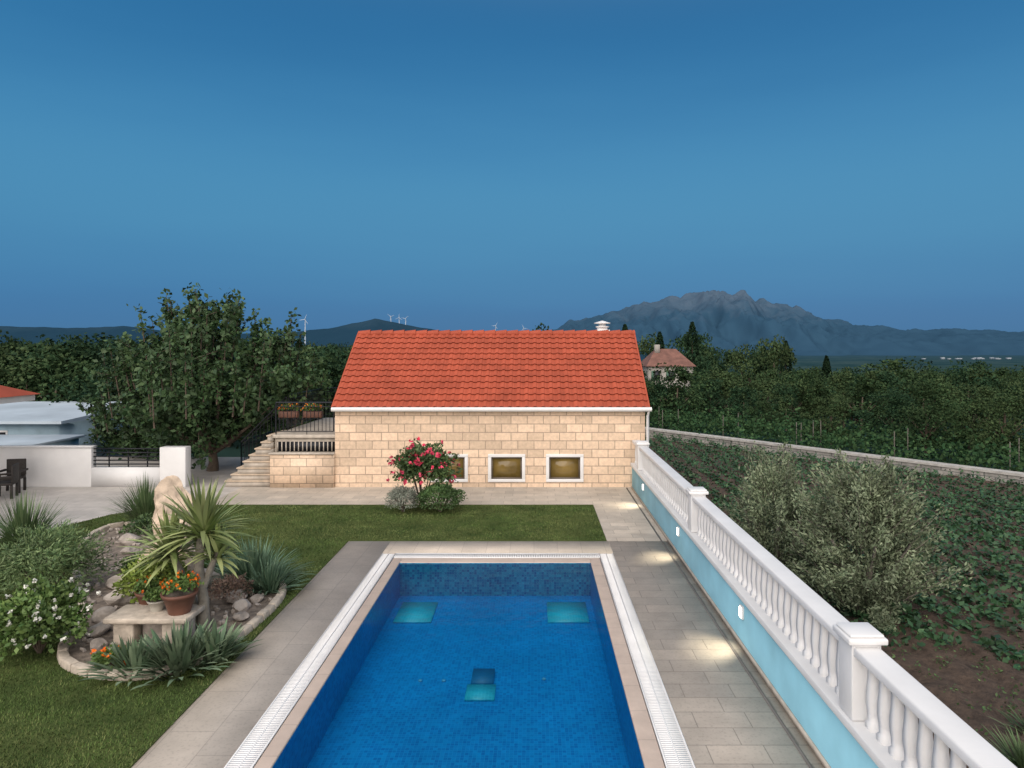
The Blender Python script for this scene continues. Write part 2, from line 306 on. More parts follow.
# ---------------------------------------------------------------- lawn
m,nt,p=newmat('lawn_mat'); L=nt.links.new
tc=N(nt,'ShaderNodeTexCoord'); n1=N(nt,'ShaderNodeTexNoise'); n1.inputs['Scale'].default_value=.9; n1.inputs['Detail'].default_value=10; n1.inputs['Roughness'].default_value=.75; L(tc.outputs['Object'],n1.inputs[0])
r1=N(nt,'ShaderNodeValToRGB'); r1.color_ramp.elements[0].position=.35; r1.color_ramp.elements[0].color=(.040,.068,.020,1); r1.color_ramp.elements[1].position=.68; r1.color_ramp.elements[1].color=(.105,.13,.042,1)
L(n1.outputs['Fac'],r1.inputs[0]); L(r1.outputs[0],p.inputs['Base Color']); p.inputs['Roughness'].default_value=1; p.inputs['Specular IOR Level'].default_value=.1
n2=N(nt,'ShaderNodeTexNoise'); n2.inputs['Scale'].default_value=70; L(tc.outputs['Object'],n2.inputs[0]); b=N(nt,'ShaderNodeBump'); b.inputs['Strength'].default_value=.8; b.inputs['Distance'].default_value=.03; L(n2.outputs['Fac'],b.inputs['Height']); L(b.outputs[0],p.inputs['Normal'])
lawnpts=[(-4.13,1),(-4.13,15.2),(1.62,15.2),(1.62,18.7),(-9.0,18.7),(-10.2,18.3),(-10.9,17.6),(-11.3,16.5),(-11.9,15.4),(-13,14.4),(-15,13.4),(-20,12),(-20,1)]
LW=group('lawn'); slab('turf',lawnpts,-.01,.012,m,LW)
def inpoly(X,Y,pts):
    ins=np.zeros(len(X),bool); n=len(pts)
    for i in range(n):
        x1,y1=pts[i];x2,y2=pts[(i+1)%n]
        c=((y1>Y)!=(y2>Y))&(X<(x2-x1)*(Y-y1)/((y2-y1)+1e-12)+x1); ins^=c
    return ins
bedpts=[(-6.75,9.75),(-6.3,9.15),(-5.6,8.85),(-4.9,8.85),(-4.45,9.4),(-4.32,10.4),(-4.28,11.6),(-4.55,12.4),(-5.2,13.0),(-6.2,13.5),(-7.4,14.5),(-8.3,15.5),(-9.3,16.6),(-10.2,16.4),(-10.0,15.2),(-9.4,14.0),(-8.5,12.7),(-7.5,11.3),(-7.0,10.6)]
n=260000
yy=6.6+ (rng.random(n)**1.5)*12; xx=rng.uniform(-14,1.6,n)
k=inpoly(xx,yy,lawnpts)&~inpoly(xx,yy,bedpts)&(xx>-.80*yy-.6); xx=xx[k];yy=yy[k]; n=len(xx)
pn=np.array([mnoise.noise(Vector((x*.55,y*.55,4)))+.5*mnoise.noise(Vector((x*1.9,y*1.9,7))) for x,y in zip(xx,yy)])
D_=unit(np.stack([rng.normal(size=n)*.5,rng.normal(size=n)*.5,np.ones(n)],1))
k=pn+rng.normal(size=n)*.18>0.05
for kk,mm in ((k,leafmat('grass_blade',(.048,.090,.022),(.105,.145,.045),.8,.1)),(~k,leafmat('grass_blade_dry',(.075,.105,.030),(.15,.17,.065),.8,.1))):
    V_,F_=bladesVF(np.stack([xx[kk],yy[kk],np.full(kk.sum(),.01)],1),D_[kk],rng.uniform(.025,.055,kk.sum()),.008*(1+yy[kk]/14),np.full(kk.sum(),.2),1)
    np_obj('grass_blades',V_,F_,mm,LW)
# ---------------------------------------------------------------- balustrade
BW=group('balustrade_wall')
box('wall',3.0,3.22,-1,20.9,-1.3,.70,M_bluewall,BW)
box('skirting',2.975,2.998,-1,20.9,.001,.07,M_step,BW)
box('ledge',2.95,3.27,-1,20.9,.70,.79,M_white,BW,.012)
box('top_rail',3.0,3.25,-1,20.9,1.40,1.49,M_white,BW,.02)
prof=[(.052,.79),(.052,.84),(.036,.865),(.038,.93),(.047,1.02),(.047,1.10),(.038,1.22),(.034,1.32),(.048,1.35),(.048,1.40)]
parts=[]
posts=[0.0,6.55,13.1,19.7]
y=.2
while y<20.8:
    if min(abs(y-p_) for p_ in posts)>.2:
        V_=[];
        for r,z in prof:
            for sx,sy in ((-1,-1),(1,-1),(1,1),(-1,1)): V_.append((3.125+sx*r,y+sy*r,z))
        F_=[[i*4+k_,i*4+(k_+1)%4,(i+1)*4+(k_+1)%4,(i+1)*4+k_] for i in range(len(prof)-1) for k_ in range(4)]
        parts.append((np.array(V_),np.array(F_)))
    y+=.21
V_,F_=merge(parts); np_obj('balusters',V_,F_,M_white,BW)
boxes('posts',[(2.985,3.265,p_-.14,p_+.14,.795,1.52) for p_ in posts],M_white,BW,.01)
boxes('post_caps',[(2.94,3.31,p_-.185,p_+.185,1.52,1.58) for p_ in posts]+[(2.965,3.285,p_-.16,p_+.16,1.581,1.61) for p_ in posts],M_white,BW,.015)
M_lamp,nt,p=newmat('lamp_glow'); p.inputs['Emission Color'].default_value=(1,.93,.78,1); p.inputs['Emission Strength'].default_value=7
for y in (4.9,9.8,14.1,18.6):
    G=group('wall_lamp')
    box('housing',2.965,2.999,y-.06,y+.06,.42,.60,M_white,G,.005)
    box('diffuser',2.955,2.964,y-.04,y+.04,.44,.58,M_lamp,G)
    l=bpy.data.lights.new('lamp','SPOT'); l.energy=48; l.color=(1,.88,.66); l.spot_size=R(95); l.spot_blend=1; l.shadow_soft_size=.05
    lo=link(bpy.data.objects.new('lamp',l),G); lo.location=(2.93,y,.5); lo.rotation_euler=Vector((-.6,0,-.75)).to_track_quat('-Z','Y').to_euler()
# ---------------------------------------------------------------- house
H=group('stone_house')
wins=[(-3.2,-2.04),(-1.42,-.27),(.37,1.53)]; wz0,wz1=.16,1.02
# one continuous front sheet with openings (grid faces) plus reveals
xs_=[-6.15]+[v for w_ in wins for v in w_]+[3.43]; zs_=[-.1,wz0,wz1,2.42]
V=[(x,21.1,z) for z in zs_ for x in xs_]; nX=len(xs_); F=[]
for j in range(3):
    for i in range(nX-1):
        if j==1 and i%2==1: continue
        F.append((j*nX+i,j*nX+i+1,(j+1)*nX+i+1,(j+1)*nX+i))
mesh_obj('front_wall',V,F,M_stone,H)
boxes('front_wall_core',[(-6.15,3.43,21.103,21.4,wz1+.003,2.42),(-6.15,3.43,21.103,21.4,-.1,wz0-.003)]+[(xs_[i],xs_[i+1],21.103,21.4,wz0-.002,wz1+.002) for i in range(0,len(xs_),2)],M_stone2,H)
yr,zr,ye,ze=24.1,4.80,20.92,2.46
zb=ze; yb=2*yr-ye
for nm,x in (('gable_left',-6.14),('gable_right',3.12)):
    V=[(x,21.41,-.1),(x,yb-.3,-.1),(x,yb-.3,2.42),(x,yr,zr-.15),(x,21.41,2.62),(x+.3,21.41,-.1),(x+.3,yb-.3,-.1),(x+.3,yb-.3,2.42),(x+.3,yr,zr-.15),(x+.3,21.41,2.62)]
    mesh_obj(nm,V,[(0,1,2,3,4),(9,8,7,6,5),(0,5,6,1),(1,6,7,2),(2,7,8,3),(3,8,9,4),(4,9,5,0)],M_stone2,H)
box('back_wall',-5.84,3.12,yb-.6,yb-.3,-.1,2.42,M_stone2,H)
m,nt,p=newmat('window_glass'); p.inputs['Roughness'].default_value=.08
L=nt.links.new; tc=N(nt,'ShaderNodeTexCoord'); nz=N(nt,'ShaderNodeTexNoise'); nz.inputs['Scale'].default_value=1.6; nz.inputs['Detail'].default_value=3; L(tc.outputs['Object'],nz.inputs[0])
r1=N(nt,'ShaderNodeValToRGB'); r1.color_ramp.elements[0].position=.35; r1.color_ramp.elements[1].position=.65; r1.color_ramp.elements[0].color=(.09,.06,.018,1); r1.color_ramp.elements[1].color=(.18,.12,.035,1); L(nz.outputs['Fac'],r1.inputs[0]); L(r1.outputs[0],p.inputs['Emission Color']); L(r1.outputs[0],p.inputs['Base Color']); p.inputs['Emission Strength'].default_value=.35
M_sash=mat('sash',(.10,.075,.05),.5)
for a,b in wins:
    W=[(a,b,21.06,21.2,wz0,wz0+.09),(a,b,21.06,21.2,wz1-.09,wz1),(a,a+.10,21.061,21.2,wz0+.09,wz1-.09),(b-.10,b,21.061,21.2,wz0+.09,wz1-.09)]
    boxes('window_frame',W,M_white,H,.008); box('window_pane',a+.1,b-.1,21.17,21.19,wz0+.09,wz1-.09,m,H)
    boxes('window_sash',[(a+.10,b-.10,21.12,21.169,wz0+.09,wz0+.14),(a+.10,b-.10,21.12,21.169,wz1-.14,wz1-.09),(a+.10,a+.15,21.121,21.168,wz0+.14,wz1-.14),(b-.15,b-.10,21.121,21.168,wz0+.14,wz1-.14)],M_sash,H)
box('fascia',-6.18,3.56,20.98,21.098,2.34,2.42,M_white,H,.01)
V_,F_=tubeVF([(-6.2,20.90,2.42),(3.6,20.90,2.42)],.07,10); np_obj('gutter',V_,F_,M_white,H)
V_,F_=tubeVF([(3.52,20.9,2.4),(3.50,21.0,2.2),(3.50,21.02,0.2)],.045,8); np_obj('downpipe',V_,F_,M_white,H)
xa,xb=-6.19,3.53; ncol=38; sub=7; nrow=13
m_tile,nt,p=newmat('clay_tiles'); L=nt.links.new
at=N(nt,'ShaderNodeAttribute'); at.attribute_name='var'; r1=N(nt,'ShaderNodeValToRGB'); r1.color_ramp.elements[0].color=(.14,.030,.017,1); r1.color_ramp.elements[1].color=(.45,.095,.050,1)
e=r1.color_ramp.elements.new(.3); e.color=(.32,.066,.034,1)
L(at.outputs['Fac'],r1.inputs[0]); tc=N(nt,'ShaderNodeTexCoord'); nn=N(nt,'ShaderNodeTexNoise'); nn.inputs['Scale'].default_value=1.2; nn.inputs['Detail'].default_value=9; nn.inputs['Roughness'].default_value=.65; L(tc.outputs['Object'],nn.inputs[0])
mr=N(nt,'ShaderNodeMapRange'); mr.inputs[1].default_value=.3; mr.inputs[2].default_value=.7; mr.inputs[3].default_value=.82; mr.inputs[4].default_value=1.14; L(nn.outputs['Fac'],mr.inputs[0])
hs=N(nt,'ShaderNodeHueSaturation'); L(r1.outputs[0],hs.inputs['Color']); L(mr.outputs[0],hs.inputs['Value']); L(hs.outputs[0],p.inputs['Base Color']); p.inputs['Roughness'].default_value=.7; p.inputs['Specular IOR Level'].default_value=.25
def roof(name,y0,z0,y1,z1,xa,xb,ncol,nrow,parent):
    sl=np.array([0,y1-y0,z1-z0]); ln=np.linalg.norm(sl); sd=sl/ln; nr=np.array([0,-sd[2],sd[1]]) if y1>y0 else np.array([0,sd[2],-sd[1]])
    if nr[2]<0: nr=-nr
    V=[];F=[];var=[]; nX=ncol*sub+1
    for r in range(nrow):
        for (t,off) in ((r/nrow,.0),(r/nrow,.045),((r+1)/nrow,.005)):
            for i in range(nX):
                u=i/sub; fr=u%1.0; c=.04*math.sin(math.pi*min(fr/.62,1)) if fr<.62 else 0.0
                V.append(np.array([xa+(xb-xa)*i/(nX-1),y0,z0])+sd*ln*t+nr*(off+(c if off else c*.2)))
        b=r*3*nX
        rv=rng.random(ncol+1)
        for q in range(2):
            for i in range(nX-1):
                F.append((b+q*nX+i,b+q*nX+i+1,b+(q+1)*nX+i+1,b+(q+1)*nX+i))
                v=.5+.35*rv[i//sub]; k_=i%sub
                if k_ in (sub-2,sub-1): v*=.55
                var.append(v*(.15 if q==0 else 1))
    o=mesh_obj(name,V,F,m_tile,parent); a=o.data.attributes.new('var','FLOAT','FACE'); a.data.foreach_set('value',var); return o
def setvar(o,v=.6):
    a=o.data.attributes.new('var','FLOAT','FACE'); a.data.foreach_set('value',[v]*len(o.data.polygons)); return o
roof('roof_front',ye,ze,yr,zr,xa,xb,ncol,nrow,H); roof('roof_back',yb,zb,yr,zr,xa,xb,ncol,nrow,H)
parts=[]
x=xa
while x<xb-.05:
    x2=min(x+.40,xb); parts.append(tubeVF([(x,yr,zr+.0),(x2+.03,yr,zr+.02)],[.10,.125],12)); x+=.40
V_,F_=merge(parts); setvar(np_obj('ridge_tiles',V_,F_,m_tile,H),.5)
for x in (xa-.03,xb-.02):
    V=[(x,ye,ze-.10),(x,yr,zr-.10),(x,yr,zr+.06),(x,ye,ze+.04),(x+.05,ye,ze-.10),(x+.05,yr,zr-.10),(x+.05,yr,zr+.06),(x+.05,ye,ze+.04)]
    setvar(mesh_obj('verge_board',V,[(0,3,2,1),(4,5,6,7),(0,1,5,4),(3,7,6,2),(0,4,7,3),(1,2,6,5)],m_tile,H),.5)
lathe('chimney_pot',[(.19,4.6),(.19,5.02),(.24,5.04),(.24,5.08),(.13,5.09),(.13,5.16),(.29,5.17),(.29,5.2),(.02,5.28)],2.45,24.5,M_white,H,20,smooth=False)
box('chimney_base',2.2,2.7,24.3,24.8,4.5,4.95,M_white,H,.01)
# ---------------------------------------------------------------- terrace, steps, railings
T=group('stone_terrace')
box('platform',-8.08,-6.16,21.3,26.5,-.1,1.50,M_step,T); box('platform_slab',-8.14,-6.155,21.22,26.5,1.50,1.60,M_step,T,.01)
box('plinth',-8.12,-6.16,21.0,21.299,-.005,1.02,M_stone,T); box('plinth_cap',-8.16,-6.16,20.97,21.298,1.02,1.07,M_step,T)
box('louvre_recess',-8.02,-6.2,21.285,21.299,1.08,1.38,M_metal,T)
boxes('louvre_bars',[(x,x+.03,21.26,21.284,1.08,1.38) for x in np.arange(-8.0,-6.2,.13)],M_step,T)
ST=group('stone_staircase')
for i in range(8):
    x0=-9.55+i*.185; box('step',x0,-8.15,21.15,22.5,i*.2-.005,(i+1)*.2-.045,M_step,ST); box('tread',x0-.03,-8.15,21.12,22.52,(i+1)*.2-.045,(i+1)*.2-.002,M_stone2,ST,.008)
def railing(name,pts,h,sp=.12,r=.011):
    G=group(name); parts=[]
    for a,b in zip(pts[:-1],pts[1:]):
        a=np.array(a,float);b=np.array(b,float); up=np.array([0,0,1.])
        parts.append(tubeVF([a+up*h,b+up*h],.024,8)); parts.append(tubeVF([a+up*.1,b+up*.1],.014,6)); parts.append(tubeVF([a+up*(h-.13),b+up*(h-.13)],.012,6))
        n=max(1,int(np.linalg.norm((b-a)[:2])/sp))
        for i in range(n+1):
            q=a+(b-a)*i/n; parts.append(tubeVF([q+up*(0 if i%8==0 else .1),q+up*h],.02 if i in(0,n) else r,5))
    V_,F_=merge(parts); np_obj('rails',V_,F_,M_metal,G)
railing('metal_railing',[(-8.05,21.3,1.6),(-6.25,21.3,1.6)],1.0)
railing('metal_railing',[(-8.1,22.55,1.6),(-8.1,26.4,1.6),(-6.2,26.4,1.6)],1.15)
railing('metal_railing',[(-9.65,22.5,.1),(-8.15,22.5,1.6)],1.1,.12)
railing('metal_railing',[(-9.65,22.5,.1),(-9.75,25.5,.1)],1.1,.14)
# ---------------------------------------------------------------- plants generators
def ell_pts(n,c,r,shell=.6,lump=.25,seed=0,flat=True):
    d=unit(rng.normal(size=(n,3)))
    if flat: d[:,2]=np.where(d[:,2]<-.35,-d[:,2],d[:,2])
    q=np.array([1+lump*1.6*mnoise.noise(Vector((v[0]*2.2+seed,v[1]*2.2,v[2]*2.2)))+lump*.8*mnoise.noise(Vector((v[0]*6+seed,v[1]*6,v[2]*6))) for v in d])
    rad=(shell+(1-shell)*rng.random(n)**.6)*q
    return np.array(c)+d*rad[:,None]*np.array(r),d
def bush(name,c,r,n,size,m,elong=1.8,lump=.25,shell=.5,flowers=None,outward=True,stem=M_bark):
    G=group(name); C,d=ell_pts(n,c,r,shell,lump,random.random()*50)
    C[:,2]=np.maximum(C[:,2],.02+rng.random(len(C))*.08)
    V_,F_=leavesVF(C,size,elong,.3,d*1.0 if outward else None); np_obj('foliage',V_,F_,m,G)
    parts=[]
    for i in range(9):
        a=rng.uniform(0,6.28); e=np.array([c[0]+math.cos(a)*r[0]*.6,c[1]+math.sin(a)*r[1]*.6,c[2]+r[2]*.5])
        parts.append(tubeVF([(c[0],c[1],0),((c[0]+e[0])/2,(c[1]+e[1])/2,c[2]*.8),e],[.02,.014,.006],5))
    V_,F_=merge(parts); np_obj('stems',V_,F_,stem,G)
    if flowers:
        fm,fn,fs=flowers; C,d=ell_pts(fn,c,np.array(r)*1.03,.92,lump,0); C=C[C[:,2]>c[2]*.6]
        parts=[]
        for q in C:
            P_=q+rng.normal(size=(9,3))*fs*.28; parts.append(leavesVF(P_,fs,1.1,.5))
        V_,F_=merge(parts); np_obj('flowers',V_,F_,fm,G)
    return G
def tuft(name,c,n,L0,L1,W,spread,droop,m,rad=.15,spindle=False,segs=5,z=0.0):
    G=group(name); th=rng.uniform(0,2*math.pi,n); s=rng.random(n)**.7*spread
    D_=unit(np.stack([np.cos(th)*s,np.sin(th)*s,np.ones(n)*(1-.35*s)],1))
    B=np.stack([c[0]+np.cos(th)*rad*s/spread*rng.random(n),c[1]+np.sin(th)*rad*s/spread*rng.random(n),np.full(n,z)],1)
    V_,F_=bladesVF(B,D_,rng.uniform(L0,L1,n),np.full(n,W)*rng.uniform(.7,1.2,n),droop*s,segs,spindle); np_obj('blades',V_,F_,m,G); return G
ML_cherry=leafmat('cherry_leaves',(.022,.055,.020),(.062,.108,.040))
ML_olive=leafmat('olive_leaves',(.095,.13,.070),(.20,.235,.145))
ML_dark=leafmat('woodland_leaves',(.012,.038,.020),(.038,.072,.032),.8,.1)
ML_dark2=leafmat('woodland_leaves_b',(.018,.045,.018),(.052,.084,.034),.8,.1)
ML_cyp=leafmat('cypress_leaves',(.006,.018,.010),(.016,.035,.015),.8,.1)
ML_bush=leafmat('bush_leaves',(.035,.080,.026),(.09,.15,.048))
ML_green=leafmat('green_leaves',(.055,.115,.028),(.14,.21,.06))
ML_sage=leafmat('sage_leaves',(.15,.18,.14),(.28,.30,.25))
ML_rose=leafmat('rose_leaves',(.035,.072,.026),(.095,.14,.048))
ML_blade=leafmat('blade_leaves',(.06,.115,.042),(.15,.21,.095))
ML_yucca=leafmat('yucca_leaves',(.14,.20,.06),(.33,.37,.16))
ML_iris=leafmat('iris_leaves',(.07,.14,.085),(.16,.24,.15))
ML_agave=leafmat('agave_leaves',(.08,.14,.075),(.19,.25,.155))
MF_pink=leafmat('rose_petals',(.55,.03,.08),(.72,.10,.18))
MF_white=leafmat('white_petals',(.7,.7,.62),(.8,.8,.75))
MF_orange=leafmat('orange_petals',(.70,.10,.01),(.75,.26,.02))
def tree(name,base,height,spread,nlimb,nleaf,lsize,mleaf,mbark,trunk_h,tr,elong=1.7,seed=1,shoots=0,clump=.36,elmin=.25,shootr=1.0,mass=.66,wt_s=.6):
    rr=np.random.default_rng(seed); G=group(name); parts=[]; tips=[]
    bx,by,bz=base; top=np.array([bx,by,bz+trunk_h])
    parts.append(tubeVF([(bx,by,bz),(bx+.04,by,bz+trunk_h*.5),top],[tr*1.3,tr,tr*.9],10))
    for i in range(nlimb):
        a=i*2.4+rr.uniform(-.3,.3); el=rr.uniform(elmin,1.0)
        hgt=(height-trunk_h)*(.2+mass*el); rad=spread*(1.15-.75*max(el,.1))*rr.uniform(.65,1.05)
        e=top+np.array([math.cos(a)*rad,math.sin(a)*rad,hgt]); mid=top+(e-top)*.5+np.array([0,0,-.1*hgt])+rr.normal(size=3)*.12
        parts.append(tubeVF([top,mid,e],[tr*.5,tr*.3,tr*.09],6))
        for j in range(8):
            t=rr.uniform(.25,1); q=(top*(1-t)**2+2*mid*t*(1-t)+e*t*t); d=rr.normal(size=3)+np.array([math.cos(a)*.4,math.sin(a)*.4,.45]); d/=np.linalg.norm(d)
            l=rr.uniform(.4,1.1)*spread*.34; e2=q+d*l; parts.append(tubeVF([q,(q+e2)/2+rr.normal(size=3)*.05,e2],[tr*.14,tr*.09,tr*.03],4)); tips.append((q,e2,clump,1))
    for j in range(shoots):
        a=rr.uniform(0,6.28); rd=spread*rr.uniform(.05,1.0); zz=bz+height*(.72-.36*(rd/spread)**2); q=np.array([bx+math.cos(a)*rd,by+math.sin(a)*rd,zz-.6]); e2=q+np.array([math.cos(a)*.35,math.sin(a)*.2,rr.uniform(.9,2.2)*shootr])
        parts.append(tubeVF([q,(q+e2)/2,e2],[.03,.02,.007],4)); tips.append((q,e2,.13,wt_s))
        for u in range(2):
            b0=q+(e2-q)*rr.uniform(.35,.8); b1=b0+np.array([rr.normal()*.35,rr.normal()*.3,rr.uniform(.1,.45)]); parts.append(tubeVF([b0,b1],[.012,.005],4)); tips.append((b0,b1,.09,wt_s*.35))
    V_,F_=merge(parts); np_obj('branches',V_,F_,mbark,G)
    tw=sum(t[3] for t in tips); C=[]
    for q,e2,s,wt in tips:
        per=int(nleaf*wt/tw); t=rng.random((per,1))**.75; C.append(q+(e2-q)*t*1.05+rng.normal(size=(per,3))*s*(.35+.65*rng.random((per,1))))
    C=np.vstack(C); C[:,2]=np.maximum(C[:,2],bz+.3+rng.random(len(C))*.4); V_,F_=leavesVF(C,lsize,elong,.4); np_obj('leaves',V_,F_,mleaf,G); return G
tree('cherry_tree',(-11.3,24.0,-.02),6.3,3.6,18,29000,.19,ML_cherry,M_bark,.6,.16,seed=5,shoots=80,clump=.25,elmin=0,shootr=1.2,mass=.56)
tree('walnut_tree',(-15.2,27.5,-1.2),5.4,2.5,11,15000,.2,ML_cherry,M_bark,1.0,.14,seed=9,shoots=22,clump=.3,elmin=0)
OT=group('olive_tree'); rr=np.random.default_rng(3); parts=[]; C=[];A=[]
for (cx,cy,zt,sp_,ns) in [(6.7,13.9,2.05,1.8,200),(5.6,15.9,1.85,1.35,110)]:
    for s in range(7):
        a=s*.9; parts.append(tubeVF([(cx+math.cos(a)*.1,cy+math.sin(a)*.1,-1.2),(cx+math.cos(a)*.35,cy+math.sin(a)*.35,-.5),(cx+math.cos(a)*sp_*.5,cy+math.sin(a)*sp_*.5,.5)],[.09,.06,.03],6))
    for s in range(ns):
        a=rr.uniform(0,6.28); el=rr.random(); rd=sp_*(1.0-.55*el**1.5)*rr.uniform(.35,1); zz=-1.0+(zt+.55)*el*.95
        q=np.array([cx+math.cos(a)*rd*.45,cy+math.sin(a)*rd*.45,zz-.1]); d=np.array([math.cos(a)*rd*.64,math.sin(a)*rd*.64,rr.uniform(.25,1.0)]); e2=q+d
        parts.append(tubeVF([q,q+d*.55+np.array([0,0,-.04]),e2],[.014,.009,.003],4))
        k_=190; t=rng.random((k_,1)); C.append(q+d*t+rng.normal(size=(k_,3))*.075); A.append(np.tile(d/np.linalg.norm(d),(k_,1)))
V_,F_=merge(parts); np_obj('branches',V_,F_,M_barkg,OT)
V_,F_=leavesVF(np.vstack(C),.09,2.8,.3,np.vstack(A)); np_obj('leaves',V_,F_,ML_olive,OT)
tuft('grass_clump',(-10.9,14.6),520,.9,1.45,.028,.8,.45,ML_blade,.35); tuft('grass_clump',(-9.5,16.7),480,.9,1.35,.028,.75,.45,ML_blade,.3)
bush('rosemary_bush',(-8.5,11.9,.45),(.95,.85,.66),11000,.08,leafmat('rosemary',(.06,.115,.042),(.155,.21,.09)),4,.35,.4)
bush('daisy_bush',(-6.95,9.6,.42),(.62,.55,.5),6500,.08,ML_green,1.6,.4,.4,(MF_white,75,.042))
bush('shrub',(-9.1,9.9,.4),(.7,.6,.5),3500,.09,ML_bush)
tuft('iris_clump',(-5.1,12.5),520,.5,1.0,.04,1.0,.35,ML_iris,.6)
tuft('iris_clump',(-4.65,12.0),260,.4,.75,.04,1.0,.35,ML_iris,.3)
tuft('agave_plant',(-4.75,9.15),220,.4,.75,.065,1.0,.30,ML_agave,.5,True)
tuft('agave_plant',(-5.25,9.0),130,.35,.6,.06,1.0,.30,ML_agave,.3,True); tuft('agave_plant',(-4.4,9.4),130,.35,.65,.06,1.0,.30,ML_agave,.3,True)
bush('rose_bush',(-3.0,18.3,1.0),(.82,.6,.66),6500,.10,ML_rose,1.5,.35,.2,(MF_pink,85,.075))
bush('sage_bush',(-3.42,17.85,.3),(.46,.42,.40),3800,.055,ML_sage,3,.2,.5)
bush('boxwood_bush',(-2.45,17.85,.33),(.60,.5,.44),6500,.05,ML_bush,1.6,.2,.6)
YU=group('yucca_plant'); parts=[];bl=[]
def yhead(tip,n,l):
    th=rng.uniform(0,6.28,n); s=rng.uniform(.1,1.3,n)
    D_=unit(np.stack([np.cos(th)*s,np.sin(th)*s,1.15-.75*s],1)); B=np.tile(np.array(tip,float),(n,1))+D_*.03; B[:,2]-=rng.random(n)*.16
    bl.append(bladesVF(B,D_,rng.uniform(.7,1,n)*l,np.full(n,.066),.30*s,5,True))
parts.append(tubeVF([(-5.02,10.35,0),(-5.0,10.33,.5),(-5.06,10.3,1.0),(-5.02,10.3,1.5)],[.11,.075,.07,.06],10))
parts.append(tubeVF([(-5.04,10.35,.1),(-5.25,10.4,.6),(-5.48,10.35,1.15)],[.08,.06,.05],8))
yhead((-5.0,10.3,1.55),130,.98); yhead((-5.50,10.35,1.22),110,.85); yhead((-4.82,10.4,1.2),70,.65)
parts.append(tubeVF([(-5.0,10.33,.7),(-4.82,10.4,1.2)],[.06,.045],8))
V_,F_=merge(parts); np_obj('trunk',V_,F_,M_barkg,YU); V_,F_=merge(bl); np_obj('leaves',V_,F_,ML_yucca,YU)
BD=group('flower_bed'); slab('soil',bedpts,-.01,.035,M_soil,BD)
def smooth_closed(pts,it=2):
    p_=[np.array(a,float) for a in pts]
    for _ in range(it):
        q=[]
        for i in range(len(p_)):
            a,b=p_[i],p_[(i+1)%len(p_)]; q+=[a*.75+b*.25,a*.25+b*.75]
        p_=q
    return p_
sm=smooth_closed(bedpts)
EG=group('bed_edging'); parts=[]
cl=sm+[sm[0]]; seg=[np.linalg.norm(cl[i+1]-cl[i]) for i in range(len(sm))]; tot=sum(seg); cs=np.concatenate([[0],np.cumsum(seg)]); arr=np.array(cl)
s=0
while s<tot:
    e=s+rng.uniform(.22,.4); ss=np.array([s+.006,(s+e)/2,e-.006])%tot
    P_=np.stack([np.interp(ss,cs,arr[:,0]),np.interp(ss,cs,arr[:,1])],1)
    d=P_[2]-P_[0]; d/=np.linalg.norm(d)+1e-9; nrm=np.array([-d[1],d[0]]); h=.11+rng.uniform(-.012,.015); wd=.07
    a,b=P_[0],P_[2]
    if np.linalg.norm(b-a)<.6:
        V_=np.array([[*(a-nrm*wd),0],[*(b-nrm*wd),0],[*(b+nrm*wd),0],[*(a+nrm*wd),0],[*(a-nrm*wd*.85),h],[*(b-nrm*wd*.85),h],[*(b+nrm*wd*.85),h],[*(a+nrm*wd*.85),h]])
        parts.append((V_,BF))
    s=e
V_,F_=merge(parts); o=np_obj('edging_stones',V_,F_,M_edge,EG); b=o.modifiers.new('b','BEVEL'); b.width=.018; b.segments=2
def rocks(name,lst,m,sub_=2,G=None,zs=None,xyf=None):
    G=G or group(name)
    for (x,y,z,r) in lst:
        bm=bmesh.new(); bmesh.ops.create_icosphere(bm,subdivisions=sub_,radius=r); sc_=(xyf or rng.uniform(.8,1.4),xyf or rng.uniform(.7,1.2),zs or rng.uniform(.5,.9)); o_=Vector(rng.uniform(0,50,3))
        pl=[(Vector(rng.normal(size=3)).normalized(),rng.uniform(.6,.9)) for _ in range(9)]
        for v in bm.verts:
            n_=v.co/r
            for pd,pk in pl:
                dd=n_.dot(pd)
                if dd>pk: n_=n_-pd*(dd-pk)
            zz_=n_.z*(zs or 1)
            k_=1+.22*mnoise.noise(n_*1.6+o_)+(.30*mnoise.noise(Vector((n_.x*1.2,n_.y*1.2,zz_*1.5))+o_)+.10*mnoise.noise(Vector((n_.x*4,n_.y*4,zz_*4))+o_) if zs else 0)
            v.co=Vector((n_.x*r*sc_[0]*k_+x,n_.y*r*sc_[1]*k_+y,n_.z*r*sc_[2]+z))
        me=bpy.data.meshes.new('rock'); bm.to_mesh(me); bm.free(); me.materials.append(m); link(bpy.data.objects.new('rock',me),G)
rl=[(-6.5,10.2,.1,.17),(-6.7,10.7,.1,.2),(-6.2,9.7,.08,.14),(-6.9,11.4,.12,.22),(-7.4,12.2,.1,.2),(-4.75,11.1,.1,.16),(-4.6,10.7,.1,.13),(-5.0,11.5,.12,.2),(-4.65,11.5,.08,.12),(-7.9,13.2,.1,.2),(-8.4,14.2,.1,.18),(-6.6,12.9,.1,.2),(-5.6,11.3,.15,.24),(-5.9,12.2,.15,.24),(-8.8,14.9,.1,.2),(-6.1,10.9,.1,.2),(-4.7,10.2,.07,.12)]
rocks('rockery',rl,M_rock,3)
k=[]
while len(k)<260:
    x,y=rng.uniform(-10,-4.3),rng.uniform(8.9,16.5)
    if inpoly(np.array([x]),np.array([y]),bedpts)[0]: k.append((boxV(x-.03,x+.03,y-.025,y+.025,.03,.075)+rng.normal(size=(8,3))*.012,BF))
V_,F_=merge(k); o=np_obj('pebbles',V_,F_,M_rock); b=o.modifiers.new('b','BEVEL'); b.width=.012; b.segments=2
SO=group('stone_fountain')
